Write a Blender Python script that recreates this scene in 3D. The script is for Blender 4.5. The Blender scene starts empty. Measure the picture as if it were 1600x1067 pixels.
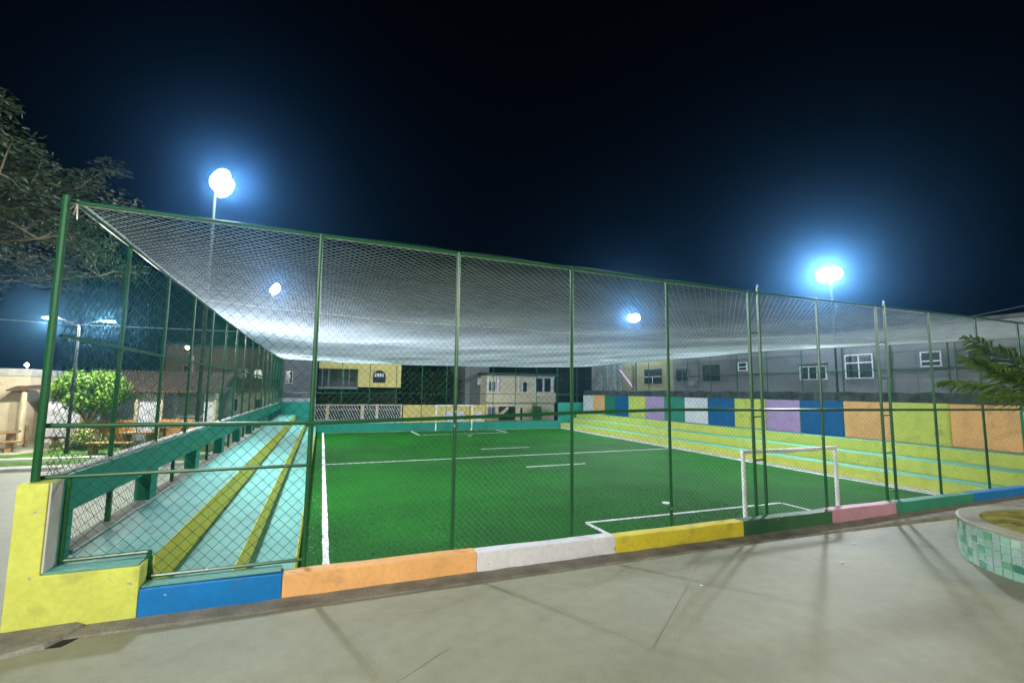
import bpy, math, random
from mathutils import Vector, Matrix
random.seed(7)
R = math.radians
SC = bpy.context.scene
COL = SC.collection

# ------------------------------------------------------------------ camera
CAM_H = 2.6
FPX, CX, CY = 742.28, 800.0, 533.5                      # focal length in pixels of the 1600 px photograph
RIGHT = Vector((0.9290, -0.3700, 0.0120)); DOWN = Vector((0.0500, 0.0920, -0.9950)); FWD = Vector((0.3670, 0.9250, 0.1030))
cam = bpy.data.cameras.new('camera'); camo = bpy.data.objects.new('camera', cam); COL.objects.link(camo)
f_ = FWD.normalized(); r_ = (RIGHT - f_ * RIGHT.dot(f_)).normalized(); u_ = r_.cross(f_)
camo.matrix_world = Matrix(((r_.x, u_.x, -f_.x, 0), (r_.y, u_.y, -f_.y, 0), (r_.z, u_.z, -f_.z, CAM_H), (0, 0, 0, 1)))
cam.sensor_width = 36; cam.lens = FPX / 1600 * 36; cam.clip_start = 0.05; cam.clip_end = 400
SC.camera = camo

# ------------------------------------------------------------------ night sky, exposure
w = bpy.data.worlds.new('World'); SC.world = w; w.use_nodes = True
bg = w.node_tree.nodes['Background']; bg.inputs[0].default_value = (0.10, 0.22, 0.55, 1); bg.inputs[1].default_value = 0.00008
SC.view_settings.view_transform = 'Standard'; SC.view_settings.look = 'None'
SC.view_settings.exposure = 0.85; SC.view_settings.gamma = 1
SC.cycles.use_denoising = True
SC.cycles.max_bounces = 6; SC.cycles.diffuse_bounces = 3; SC.cycles.glossy_bounces = 2
SC.cycles.transmission_bounces = 2; SC.cycles.volume_bounces = 0; SC.cycles.transparent_max_bounces = 6
SC.cycles.sample_clamp_indirect = 4
FLOOD_W, SPILL_W, LED_W, BLOOM = 9000, 2200, 600, 0.0014

# ------------------------------------------------------------------ helpers
def at(x, y, X=None, Y=None, Z=None):
    """a surveyed point: the ray through a photo pixel met with one known plane of the place"""
    d = r_ * ((x - CX) / FPX) - u_ * ((y - CY) / FPX) + f_
    t = X / d.x if X is not None else (Y / d.y if Y is not None else (Z - CAM_H) / d.z)
    return Vector((d.x * t, d.y * t, CAM_H + d.z * t))

class MB:
    def __init__(s): s.v = []; s.f = []
    def quad(s, a, b, c, d):
        n = len(s.v); s.v += [tuple(a), tuple(b), tuple(c), tuple(d)]; s.f.append((n, n+1, n+2, n+3)); return s
    def tri(s, a, b, c):
        n = len(s.v); s.v += [tuple(a), tuple(b), tuple(c)]; s.f.append((n, n+1, n+2)); return s
    def box(s, x0, x1, y0, y1, z0, z1):
        return s.hexa([(x0,y0,z0),(x1,y0,z0),(x1,y1,z0),(x0,y1,z0)], [(x0,y0,z1),(x1,y0,z1),(x1,y1,z1),(x0,y1,z1)])
    def hexa(s, b, t):
        n = len(s.v); k = len(b); s.v += [tuple(p) for p in b] + [tuple(p) for p in t]
        s.f.append(tuple(n+i for i in reversed(range(k)))); s.f.append(tuple(n+k+i for i in range(k)))
        for i in range(k):
            j = (i+1) % k; s.f.append((n+i, n+j, n+k+j, n+k+i))
        return s
    def path(s, pts, rad, sides=6, caps=True):
        pts = [Vector(p) for p in pts]; m = len(pts)
        rads = rad if isinstance(rad, (list, tuple)) else [rad]*m
        n = len(s.v); ref = None
        for i, p in enumerate(pts):
            d = (pts[min(i+1, m-1)] - pts[max(i-1, 0)]).normalized()
            if ref is None: ref = Vector((0,0,1)) if abs(d.z) < .9 else Vector((1,0,0))
            a = d.cross(ref)
            if a.length < 1e-5: a = d.orthogonal()
            a.normalize(); b = a.cross(d)
            for k in range(sides):
                t = 2*math.pi*k/sides
                s.v.append(tuple(p + (a*math.cos(t) + b*math.sin(t))*rads[i]))
        for i in range(m-1):
            for k in range(sides):
                k2 = (k+1) % sides
                s.f.append((n+i*sides+k, n+i*sides+k2, n+(i+1)*sides+k2, n+(i+1)*sides+k))
        if caps:
            s.f.append(tuple(n+k for k in reversed(range(sides)))); s.f.append(tuple(n+(m-1)*sides+k for k in range(sides)))
        return s
    def tube(s, a, b, rad, sides=8): return s.path([a, b], rad, sides)
    def lathe(s, c, prof, sides=32):
        n = len(s.v); m = len(prof)
        for (r, z) in prof:
            for k in range(sides):
                t = 2*math.pi*k/sides; s.v.append((c[0]+r*math.cos(t), c[1]+r*math.sin(t), c[2]+z))
        for i in range(m-1):
            for k in range(sides):
                k2 = (k+1) % sides
                s.f.append((n+i*sides+k, n+i*sides+k2, n+(i+1)*sides+k2, n+(i+1)*sides+k))
        s.f.append(tuple(n+k for k in reversed(range(sides)))); s.f.append(tuple(n+(m-1)*sides+k for k in range(sides)))
        return s
    def build(s, name, mat, parent=None, smooth=False, bevel=0, kind=None):
        me = bpy.data.meshes.new(name); me.from_pydata(s.v, [], s.f); me.materials.append(mat)
        if smooth: me.polygons.foreach_set('use_smooth', [True]*len(me.polygons))
        me.update()
        o = bpy.data.objects.new(name, me); COL.objects.link(o)
        if parent is not None:
            o.parent = parent; o.matrix_parent_inverse = Matrix.Translation(-Vector(parent.location))
        if bevel:
            b = o.modifiers.new('bevel', 'BEVEL'); b.width = bevel; b.segments = 2; b.limit_method = 'ANGLE'
        if kind: o['kind'] = kind
        return o

def tag(o, label, cat, group=None):
    o['label'] = label; o['category'] = cat
    if group: o['group'] = group
    return o
def thing(name, label, cat, loc=(0,0,0), group=None):
    o = bpy.data.objects.new(name, None); o.location = loc; o.empty_display_size = .3; COL.objects.link(o)
    return tag(o, label, cat, group)
def box(name, m, parent, x0, x1, y0, y1, z0, z1, bevel=0):
    return MB().box(min(x0,x1), max(x0,x1), min(y0,y1), max(y0,y1), min(z0,z1), max(z0,z1)).build(name, m, parent, bevel=bevel)

# ------------------------------------------------------------------ materials
def mat(name, col, rough=.7, var=.18, scale=3.0, fine=0.0, bump=0.0, bscale=60, dirt=None, dirt_amt=.0, dscale=1.2, mid=0.0, mscale=12, chips=None, spec=.3, metal=0, emit=None):
    m = bpy.data.materials.new(name); m.use_nodes = True; nt = m.node_tree; N = nt.nodes; L = nt.links
    p = N['Principled BSDF']; p.inputs['Roughness'].default_value = rough; p.inputs['Metallic'].default_value = metal
    p.inputs['Specular IOR Level'].default_value = spec
    g = N.new('ShaderNodeNewGeometry')
    def noise(sc, det=5):
        n = N.new('ShaderNodeTexNoise'); n.inputs['Scale'].default_value = sc; n.inputs['Detail'].default_value = det
        L.new(g.outputs['Position'], n.inputs['Vector']); return n
    def mix(fac, a, b, blend='MIX'):
        x = N.new('ShaderNodeMix'); x.data_type = 'RGBA'; x.blend_type = blend
        if isinstance(fac, float): x.inputs[0].default_value = fac
        else: L.new(fac, x.inputs[0])
        for s, v in ((6, a), (7, b)):
            if isinstance(v, tuple): x.inputs[s].default_value = v
            else: L.new(v, x.inputs[s])
        return x.outputs[2]
    def ramp(sock, a, b):
        r = N.new('ShaderNodeMapRange'); r.inputs[1].default_value = a; r.inputs[2].default_value = b; L.new(sock, r.inputs[0]); return r.outputs[0]
    c = tuple(col) + (1,); lo = tuple(max(0, k*(1-var)) for k in col) + (1,); hi = tuple(min(1, k*(1+var*.6)) for k in col) + (1,)
    out = mix(ramp(noise(scale).outputs[0], .32, .68), lo, hi)
    if fine:
        lo2 = (1-fine,)*3 + (1,)
        out = mix(1.0, out, mix(ramp(noise(bscale, 2).outputs[0], .35, .65), lo2, (1,1,1,1)), 'MULTIPLY')
    if mid:
        out = mix(1.0, out, mix(ramp(noise(mscale, 6).outputs[0], .36, .62), (1-mid,)*3 + (1,), (1,1,1,1)), 'MULTIPLY')
    if dirt:
        out = mix(ramp(noise(dscale, 8).outputs[0], .62-dirt_amt*.3, .75), out, tuple(dirt) + (1,))
    if chips:
        out = mix(ramp(noise(chips[1], 9).outputs[0], chips[0], chips[0]+.02), out, tuple(chips[2]) + (1,))
    L.new(out, p.inputs['Base Color'])
    if bump:
        b = N.new('ShaderNodeBump'); b.inputs['Strength'].default_value = bump; b.inputs['Distance'].default_value = .01
        L.new(noise(bscale, 4).outputs[0], b.inputs['Height']); L.new(b.outputs[0], p.inputs['Normal'])
    if emit:
        p.inputs['Emission Color'].default_value = tuple(emit[:3]) + (1,); p.inputs['Emission Strength'].default_value = emit[3]
    return m
def paint(name, col, **k):
    a = dict(rough=.6, var=.10, scale=2.2, fine=.08, bump=.18, bscale=90, dirt=tuple(v*.55+.03 for v in col), dirt_amt=.06, dscale=2.5, mid=.10, mscale=16, chips=(.70,9,(.36,.35,.32))); a.update(k)
    return mat(name, col, **a)
YEL = paint('paint_yellow', (.60,.645,.125)); YEL2 = paint('paint_warm_yellow', (.72,.60,.045)); BLU = paint('paint_blue', (.004,.18,.52))
ORA = paint('paint_orange', (.86,.46,.18)); WHI = paint('paint_white', (.72,.72,.78)); DGR = paint('paint_dark_green', (.035,.13,.055))
PNK = paint('paint_pink', (.52,.27,.36)); TEA = paint('paint_teal', (.03,.25,.17)); LIL = paint('paint_lilac', (.45,.30,.56)); MGR = paint('paint_mid_green', (.012,.20,.10))
TEAL_WALL = paint('paint_teal_wall', (.008,.20,.135)); TURQ = paint('paint_turquoise', (.11,.33,.275), var=.14, scale=1.4)
TURQ2 = paint('paint_sea_green', (.10,.33,.22)); BLU2 = paint('paint_deep_blue', (.003,.105,.30)); YEL_DARK = paint('paint_darker_yellow', (.50,.50,.05)); GREENP = paint('green_pipe_paint', (.006,.088,.026), rough=.35, bump=0, spec=.5, fine=.15, bscale=40)
WIRE = mat('green_coated_wire', (.010,.085,.045), rough=.4, spec=.5); STEEL = mat('galvanised_steel', (.45,.47,.48), rough=.4, metal=.6)
NETM = mat('white_nylon_net', (.54,.60,.67), rough=.6); ROPE = mat('white_rope', (.78,.78,.78), rough=.8, fine=.3)
CONC = mat('plaza_concrete', (.305,.31,.222), rough=.62, var=.13, scale=.4, fine=.16, mid=.09, mscale=5, bump=.35, bscale=70, dirt=(.24,.245,.18), dirt_amt=.15, dscale=.9, chips=(.75,16,(.15,.145,.12)))
FOOT = mat('raw_cement', (.25,.238,.205), rough=.9, var=.3, scale=3, fine=.25, bump=.7, bscale=35)
TURF = mat('artificial_turf', (.004,.126,.003), rough=.8, var=.24, scale=.45, fine=.40, mid=.30, mscale=9, bump=.9, bscale=140, spec=.15)
LINE = mat('white_turf_line', (.72,.74,.74), rough=.9, fine=.3, bscale=120); LAWN = mat('lawn_grass', (.07,.16,.03), rough=.9, var=.5, scale=2, fine=.5, bump=.8)
PALE = mat('pale_concrete', (.48,.48,.44), rough=.8, var=.2); GREYB = paint('grey_render', (.21,.213,.218), var=.25, scale=.7, dirt=(.11,.12,.12), dirt_amt=.35, dscale=.7)
MOSS = mat('mossy_concrete', (.075,.09,.085), rough=.95, var=.6, scale=2.5, fine=.3, bump=.6); OCHRE = paint('ochre_render', (.33,.30,.16)); WEATH = paint('weathered_render', (.36,.37,.36), var=.35, scale=1.2, dirt=(.12,.13,.11), dirt_amt=.4)
CREAM = paint('cream_render', (.74,.64,.42)); BEIGE = paint('beige_render', (.70,.60,.41)); YWALL = paint('yellow_render', (.78,.64,.22)); BRICK = mat('dim_brick', (.22,.14,.09), var=.4, scale=4, fine=.4, bscale=25)
GLASS = mat('dark_window_glass', (.015,.022,.025), rough=.12, spec=.6); FRAMEW = mat('white_window_frame', (.75,.76,.78), rough=.5); DARK = mat('dark_interior', (.02,.025,.022), rough=.9)
ROOFT = mat('clay_roof_tile', (.17,.10,.07), rough=.85, var=.4, scale=5, fine=.3); WOOD = mat('rough_timber', (.26,.17,.08), rough=.85, var=.4, scale=8); GATEG = mat('grey_panel', (.25,.26,.26))
BARK = mat('bark', (.17,.135,.07), rough=.95, var=.5, scale=9, bump=.8, bscale=30); LEAF = mat('ficus_leaf', (.105,.21,.018), rough=.5, var=.55, scale=6)
LEAFD = mat('tree_needles', (.030,.046,.006), rough=.7, var=.6, scale=2); LEAFP = mat('palm_leaflet', (.085,.16,.026), rough=.45, var=.4, scale=5); FLOWER = mat('pale_blossom', (.62,.48,.28), rough=.8, var=.3)
GROUT = mat('grout', (.78,.80,.77), rough=.9, fine=.2); SOIL = mat('mossy_soil', (.30,.27,.03), rough=1, var=.5, scale=6, fine=.4, bump=1, bscale=50)
LAMPE = mat('lit_led', (.8,.8,.8), emit=(.86,.93,1, 160)); LEDE = mat('lit_street_led', (.8,.8,.8), emit=(.9,.95,1, 45)); WARME = mat('lit_bulb', (.8,.8,.8), emit=(1,.80,.55, 40))
MAST = mat('dark_mast_paint', (.014,.018,.017), rough=.6); BLACKP = mat('black_lamp_housing', (.03,.03,.03), rough=.5); FLECK = mat('white_fleck', (.7,.7,.68)); BALLM = mat('ball_leather', (.75,.70,.5), var=.1)

# ------------------------------------------------------------------ the ground
PZ = -0.8                                               # the pitch lies in a pit below the plaza
XL, XR, YN, YF = -2.95, 23.62, 6.74, 40.42
gx0, gx1, gy0, gy1 = -70, 110, -30, 120
g = MB()
g.quad((gx0,gy0,0),(gx1,gy0,0),(gx1,YN,0),(gx0,YN,0)); g.quad((gx0,YN,0),(XL,YN,0),(XL,gy1,0),(gx0,gy1,0)); g.quad((XR,YN,0),(gx1,YN,0),(gx1,YF,0),(XR,YF,0))
g.quad((XL,YF,-.6),(XL,YF,0),(XL,gy1,0),(XL,gy1,-.6)); g.quad((XR,YF,-.6),(gx1,YF,-.6),(gx1,YF,0),(XR,YF,0))
plaza = g.build('ground', CONC); plaza['kind'] = 'structure'
st = MB().quad((XL,YF,-.6),(gx1,YF,-.6),(gx1,gy1,-.6),(XL,gy1,-.6)).build('street', mat('asphalt', (.06,.06,.06), rough=.9)); st['kind'] = 'structure'
pitch = MB().quad((-1.0,YN+.1,PZ),(22,YN+.1,PZ),(22,YF-.1,PZ),(-1.0,YF-.1,PZ)).build('football_pitch', TURF); pitch['kind'] = 'structure'
def line(a, b, wd=.13):
    a = Vector((a[0],a[1],PZ+.006)); b = Vector((b[0],b[1],PZ+.006)); d = (b-a).normalized(); n = Vector((-d.y,d.x,0))*wd/2
    k = max(2, int((b-a).length/.35)); m = MB(); pv = None
    for i in range(k+1):
        p = a.lerp(b, i/k); j = 1 + random.uniform(-.14,.14); q = (p-n*j, p+n*j)
        if pv: m.quad(pv[0], q[0], q[1], pv[1])
        pv = q
    return m.build('line', LINE, pitch)
for a, b in [((.24,7.2),(.24,39.85)), ((.30,39.55),(20.6,39.80)), ((19.80,7.7),(20.68,39.9)), ((.36,23.34),(20.25,23.88)), ((.3,7.55),(19.95,7.55)),
             ((6.56,11.17),(13.56,11.13)), ((6.60,7.62),(6.56,11.1)), ((13.54,7.62),(13.56,11.06)), ((6.94,36.2),(14.21,36.7)), ((6.94,36.27),(6.94,39.6)), ((14.25,36.77),(14.32,39.7)),
             ((8.78,26.76),(11.87,26.87)), ((8.69,19.99),(11.79,20.12))]: line(a, b)
for c in ((10.11,12.3),(10.49,34.8)):
    MB().hexa([(c[0]+.16*math.cos(t*.5236), c[1]+.16*math.sin(t*.5236), PZ+.002) for t in range(12)], [(c[0]+.15*math.cos(t*.5236), c[1]+.15*math.sin(t*.5236), PZ+.008) for t in range(12)]).build('spot', LINE, pitch)
# turf blades close to the fence, where single tufts read
tb = MB()
for i in range(9000):
    x = random.uniform(-.2, 12); y = random.uniform(8.5, 15)
    a = random.uniform(0, 6.28); h = random.uniform(.02,.045); dx, dy = .008*math.cos(a), .008*math.sin(a)
    tb.tri((x-dx,y-dy,PZ+.002),(x+dx,y+dy,PZ+.002),(x+random.uniform(-.02,.02),y+random.uniform(-.02,.02),PZ+h))
o = tb.build('turf_tufts', TURF, kind='stuff'); tag(o, 'short green artificial turf fibres of the pitch', 'turf')
sp = MB()
for i in range(170):
    x = random.gauss(.02,.16) if i < 110 else random.uniform(0,19); y = random.uniform(9,18) if i < 110 else random.uniform(10,36); e = random.uniform(.008,.022)
    sp.tri((x,y,PZ+.012),(x+e,y+e*.5,PZ+.014),(x+e*.3,y+e,PZ+.02))
sp.build('infill_specks', FLECK, pitch, kind='stuff')
# left of the fence: lawn strips and paths
for i, (pts, m) in enumerate([([(-40,20.4),(-3.1,20.4),(-3.1,21.6),(-40,21.6)], LAWN), ([(-40,22.1),(-3.1,22.1),(-3.1,26.4),(-9.5,26.4),(-10.5,23.6),(-40,23.6)], LAWN)]):
    m_ = MB(); n = len(pts); m_.v = [(x,y,.012) for x,y in pts]; m_.f = [tuple(range(n))]
    o = m_.build('lawn', m); o['kind'] = 'structure'
o = MB().box(-40,-3.2,19.0,19.25,0,.1).build('kerb', PALE); o['kind'] = 'structure'
o = MB().box(-40,-3.2,21.75,22.05,0,.05).build('kerb', PALE); o['kind'] = 'structure'

# joints of the plaza slabs
for pts in ([at(620,1066,Z=0), at(705,1010,Z=0)], [at(1020,1012,Z=0), at(1080,905,Z=0)], [at(1085,893,Z=0),at(1092,880,Z=0)]):
    m_ = MB(); d = (pts[1]-pts[0]).normalized(); n = Vector((-d.y,d.x,0))*.0035; up = Vector((0,0,.004))
    m_.quad(pts[0]-n+up, pts[1]-n+up, pts[1]+n+up, pts[0]+n+up).build('expansion_joint', FOOT, plaza)

# ------------------------------------------------------------------ the painted kerb wall in front
kw = thing('kerb_wall', 'low wall along the plaza painted in blocks of yellow, blue, orange, white, green and pink', 'wall', (0,6.8,0))
Y0, Y1 = 6.72, 6.94
def wallsec(x0, x1, m, z1=.30, z0=0):
    n = max(2, int((x1-x0)/.5)); mb = MB()
    bot = []; top = []
    for i in range(n):
        a = x0 + (x1-x0)*i/n; b = x0 + (x1-x0)*(i+1)/n
    # slightly uneven top and foot
    xs = [x0 + (x1-x0)*i/n for i in range(n+1)]; zt = [z1 + random.uniform(-.006,.006) for _ in xs]; yo = [random.uniform(-.004,.004) for _ in xs]
    v = mb.v; k = 4
    for x, z, y in zip(xs, zt, yo): v += [(x,Y0+y,z0-.05),(x,Y0+y+.004,z),(x,Y1,z),(x,Y1,PZ)]
    for i in range(n):
        for j in range(3): a = i*4+j; mb.f.append((a, a+4, a+5, a+1))
    mb.f.append((0,1,2,3)); e = n*4; mb.f.append((e+3,e+2,e+1,e))
    return mb.build('painted_section', m, kw, bevel=.012)
ysec = MB()
prof = [(-2.95,-.05),(-1.80,-.05),(-1.80,.59),(-2.68,.59),(-2.68,1.55),(-2.95,1.55)]
n = len(prof); ysec.hexa([(x,Y0,z) for x,z in prof], [(x,Y1+.06,z) for x,z in prof])
o = ysec.build('painted_section', YEL, kw, bevel=.012); o['label'] = 'tall yellow corner block shaped like an L'
box('ledge_capping', TURQ, kw, -2.66,-1.82, Y0+.02, Y1+.05, .592,.612, .004)
box('inner_edge_capping', PALE, kw, -2.676,-2.655, Y0+.01, Y1+.05, .61,1.545, .004)
secs = [(-1.797,-.34,BLU,.33),(-.337,2.17,ORA,.31),(2.173,4.50,WHI,.295),(4.503,7.24,YEL2,.285),(7.243,9.60,DGR,.29),(9.603,11.62,PNK,.30),(11.623,14.55,TEA,.30),(14.553,17.2,BLU,.30),(17.203,20,ORA,.30),(20.003,23.6,YEL,.30)]
for x0, x1, m, z in secs: wallsec(x0, x1, m, z)
box('top_capping', TURQ, kw, -1.79,-.36, Y0+.05, Y1+.03, .336,.352, .004)
# cement footing strip at the foot of the wall, with its broken corner
ft = thing('cement_footing', 'rough grey cement strip along the foot of the painted wall', 'kerb', (0,6.6,0))
def strip(pts_front, zb):
    mb = MB(); pv = None
    for (x, y) in pts_front:
        z = zb(x) + random.uniform(-.006,.006); q = ((x,y+random.uniform(-.012,.012),.003),(x,y+.04,z),(x,6.735,z+.02))
        if pv:
            mb.quad(pv[0],q[0],q[1],pv[1]); mb.quad(pv[1],q[1],q[2],pv[2])
        pv = q
    return mb
fx = [(-2.35+.25*i, 6.42 - .0*i) for i in range(90)]
fr = [(x, 6.40 + max(0,(4-x))*.010 - max(0, x-8)*.035) for x,_ in fx]
strip(fr, lambda x: .018 + max(0,x-8)*.010).build('strip', FOOT, ft)
br = MB().hexa([(-3.35,6.05,.0),(-2.42,6.33,.0),(-2.22,6.68,.0),(-2.32,6.735,.0),(-3.35,6.735,.0)], [(-3.33,6.2,.012),(-2.44,6.35,.055),(-2.25,6.66,.075),(-2.33,6.735,.08),(-3.35,6.735,.06)])
o = br.build('broken_slab', FOOT, ft, bevel=.006)
MB().hexa([(-2.42,6.34,.004),(-2.30,6.33,.004),(-2.17,6.55,.004),(-2.22,6.67,.004)], [(-2.42,6.34,.009),(-2.30,6.33,.009),(-2.17,6.55,.009),(-2.22,6.67,.009)]).build('drain_hole', DARK, ft)

# ------------------------------------------------------------------ left parapet with openings
pw = thing('parapet_wall', 'teal parapet wall with barred openings along the left side of the pitch', 'wall', (-2.83,20,0))
PX0, PX1 = -2.945, -2.72
box('beam', TEAL_WALL, pw, PX0, PX1, 7.02, 40.1, 1.11, 1.55, .008)
box('lit_top_strip', PALE, pw, PX0-.01, -2.80, 7.02, 40.1, 1.552, 1.572)  # pale strip puts the lit top edge of the beam into colour
box('sill', TEAL_WALL, pw, PX0, PX1, 7.02, 40.1, -.1, .60)
box('sill_capping', PALE, pw, PX0+.01, PX1+.02, 7.5, 40.1, .602,.63)
openings = []; y = 7.45; box('pillar', TEAL_WALL, pw, PX0, PX1+.003, 7.022, 7.45, .602, 1.108)
while y < 39.5:
    e = min(y+2.85, 39.7); openings.append((y, e)); box('pillar', TEAL_WALL, pw, PX0+.002, PX1+.003, e, min(e+.38, 40.1), .604, 1.108)
    box('mullion', GREENP, pw, -2.86, -2.80, (y+e)/2-.03, (y+e)/2+.03, .63, 1.11); y = e+.38

# ------------------------------------------------------------------ bleachers
bl = thing('left_bleachers', 'turquoise stepped seating with yellow risers inside the left fence', 'bleachers', (-1.5,20,PZ))
steps = [(-2.716,-1.75,.60),(-1.75,-1.0,.133),(-1.0,-.27,-.333)]
for x0, x1, z in steps:
    mb = MB(); ys = [7.03 + (40.1-7.03)*i/12 for i in range(13)]
    for i in range(12): mb.box(x0, x1-.015, ys[i], ys[i+1]-.003, PZ-.1, z)
    mb.build('tread', TURQ, bl)
    zb = {.60:.133,.133:-.333,-.333:PZ}[z]
    box('riser', YEL_DARK, bl, x1-.014, x1, 7.032, 40.09, zb+.001, z-.002)  # shade of grazing light on the left risers put into this darker yellow
rb = thing('right_bleachers', 'yellow stepped seating with turquoise treads on the far right side of the pitch', 'bleachers', (21.5,20,PZ))
RX = [(20.05,20.95),(21.12,21.92),(22.30,22.62),(23.36,23.36)]; RZ = [-.333,.133,.6]
for i in range(3):
    (a0,a1),(b0,b1) = RX[i], RX[i+1]; z = RZ[i]; zb = [PZ,-.333,.133][i]
    MB().hexa([(a0+.014,7.0,PZ-.1),(b0+.01,7.0,PZ-.1),(b1+.01,40.2,PZ-.1),(a1+.014,40.2,PZ-.1)], [(a0+.014,7.0,z),(b0+.01,7.0,z),(b1+.01,40.2,z),(a1+.014,40.2,z)]).build('tread', TURQ2, rb)
    MB().hexa([(a0,7.002,zb+.001),(a0+.012,7.002,zb+.001),(a1+.012,40.19,zb+.001),(a1,40.19,zb+.001)], [(a0,7.002,z-.003),(a0+.012,7.002,z-.003),(a1+.012,40.19,z-.003),(a1,40.19,z-.003)]).build('riser', YEL, rb)

MB().hexa([(RX[0][0]-.13,7.1,PZ+.008),(RX[0][0]-.002,7.1,PZ+.008),(RX[0][1]-.002,39.9,PZ+.008),(RX[0][1]-.13,39.9,PZ+.008)], [(RX[0][0]-.11,7.1,PZ+.065),(RX[0][0]-.002,7.1,PZ+.075),(RX[0][1]-.002,39.9,PZ+.075),(RX[0][1]-.11,39.9,PZ+.065)]).build('white_edge', LINE, rb)
# ------------------------------------------------------------------ right wall of painted panels
rw = thing('panel_wall', 'tall wall of coloured panels behind the right bleachers', 'wall', (23.4,24,0))
WXf = 23.38
edges = [40.2,38.4,36.45,34.85,32.9,30.7,28.5,26.4,24.25,22.1,19.9,17.8,15.55,13.5,11.4,9.25,7.0]
cols = [WHI,ORA,MGR,BLU2,YEL,LIL,TEA,WHI,BLU2,YEL,LIL,BLU2,ORA,YEL,ORA,WHI]
for i, c in enumerate(cols):
    box('panel', c, rw, WXf, 23.55, edges[i+1]+.02, edges[i]-.02, .602, 2.28+random.uniform(-.02,.02), .006)
for y in edges[1:-1]: box('pilaster', YEL_DARK if y in (13.5,11.4) else MGR, rw, WXf-(.03 if y < 14 else -.015), 23.56, y-(.05 if y < 14 else .02)+.001, y+.02-.001, .603, 2.26)
box('core', MOSS, rw, 23.565, 23.75, 7.0, 40.2, -.1, 2.27)
cm = MB(); pv = None
for i in range(60):
    y = 7.0 + 33.2*i/59; z = 2.72 + random.uniform(-.035,.035); q = [(23.44,y,2.30),(23.44,y,z),(23.8,y,z),(23.8,y,2.30)]
    if pv:
        for j in range(4): cm.quad(pv[j], q[j], q[(j+1)%4], pv[(j+1)%4])
    pv = q
cm.build('mossy_coping', MOSS, rw)

# ------------------------------------------------------------------ far wall
fw = thing('far_wall', 'low teal wall behind the far goal with taller blocks at both ends', 'wall', (10,40.2,0))
box('wall', TEAL_WALL, fw, -.46, 20.7, 40.2, 40.4, PZ-.05, -.14, .01)
box('end_block', TEAL_WALL, fw, -2.72, -.465, 40.195, 40.41, PZ-.05, 1.55, .01); box('end_block', TEAL_WALL, fw, 20.705, 23.36, 40.205, 40.41, PZ-.05, 1.55, .01)

# ------------------------------------------------------------------ fences
def link(mb, O, U, V, wd, ht, cell, rad, jit=.0):
    """diamond mesh of crossing wires over the rectangle O + u*U + v*V"""
    O, U, V = Vector(O), Vector(U), Vector(V); N = U.cross(V).normalized()
    def P(u, v, s): return O + U*u + V*v + N*s*rad*.9
    for sgn in (1, -1):
        c = -ht if sgn == 1 else 0.0
        end = wd if sgn == 1 else wd+ht
        while c < end:
            if sgn == 1: ua, ub = max(0, c), min(wd, c+ht); va, vb = ua-c, ub-c
            else: ua, ub = max(0, c-ht), min(wd, c); va, vb = c-ua, c-ub
            if ub-ua > .01:
                k = max(1, int((ub-ua)/.7)) if jit else 1
                pts = []
                for i in range(k+1):
                    t = i/k; j = 0 if i in (0, k) else jit
                    pts.append(P(ua+(ub-ua)*t, va+(vb-va)*t, sgn) + N*random.uniform(-j,j)*2 + V*random.uniform(-j,j) + U*random.uniform(-j,j))
                mb.path(pts, rad, 3, False)
            c += cell
FY = 6.99
nf = thing('front_fence', 'green tubular chain-link fence standing on the painted wall beside the plaza', 'fence', (0,FY,0))
def ftop(x): return max(4.64, 4.765-.012*(x+2.9)) + (.02 if x > 14 else 0)
def pole(name, x, z0, z1, r=.03, y=FY, par=nf, m=GREENP): return MB().path([(x,y,z0),(x,y,(z0+z1)/2),(x,y,z1)], r, 10).build(name, m, par, smooth=False)
pole('corner_post', -2.86, 1.55, 4.79, .039, y=6.86)
for x in (-.11,1.87,3.85,5.84,9.83,13.8,15.85,17.9,19.9,21.8): pole('post', x, PZ if x > 0 else -.33, ftop(x), .028 if x > 0 else .033)
for x in (7.86,8.13,11.80,12.12): pole('lattice_post', x, PZ, ftop(x)+(.10 if x in (8.13,12.12) else .0), .030)
for a, b in ((7.86,8.13),(11.80,12.12)):
    for k in range(7): MB().tube((a,FY,-.35+.83*k),(b,FY,-.35+.83*k+.02), .014, 6).build('rung', GREENP, nf)
for a, b in ((8.13,8.135),(12.12,12.125)): MB().tube((a,FY,ftop(a)+.1),(b,FY,ftop(a)+.16), .02, 8).build('post_cap', STEEL, nf)
def rail(pts, r=.026, name='rail', par=nf): return MB().path(pts, r, 8).build(name, GREENP, par)
rail([(-2.86,FY,ftop(-2.9)), (2,FY+.01,ftop(2)), (8,FY,ftop(8)), (16,FY,ftop(16)), (23.5,FY,ftop(20))], .024, 'top_rail')
rail([(-2.86,FY-.03,2.145),(-.11,FY-.03,2.14),(1.9,FY-.03,2.19),(3.85,FY-.03,2.25),(5.84,FY-.03,2.295),(8,FY-.03,2.285),(12,FY-.03,2.27),(16,FY-.03,2.26),(23.5,FY-.03,2.25)], .027, 'middle_rail')
rail([(-2.86,FY-.03,1.575),(-.11,FY-.03,1.59)], .022); pole('frame_post', -2.62, .615, 1.55, .028, y=FY+.02)
rail([(-2.62,FY+.02,.645),(-1.80,FY+.02,.66)], .022, 'bottom_rail'); pole('frame_post', -1.80, .345, .68, .026, y=FY+.02); rail([(-1.80,FY,.385),(-.11,FY,.385)], .022, 'bottom_rail')
mb = MB(); WR = .0031
link(mb, (-2.84,FY,1.60), (1,0,0), (0,0,1), 2.70, 3.12, .145, WR, .004)
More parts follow.
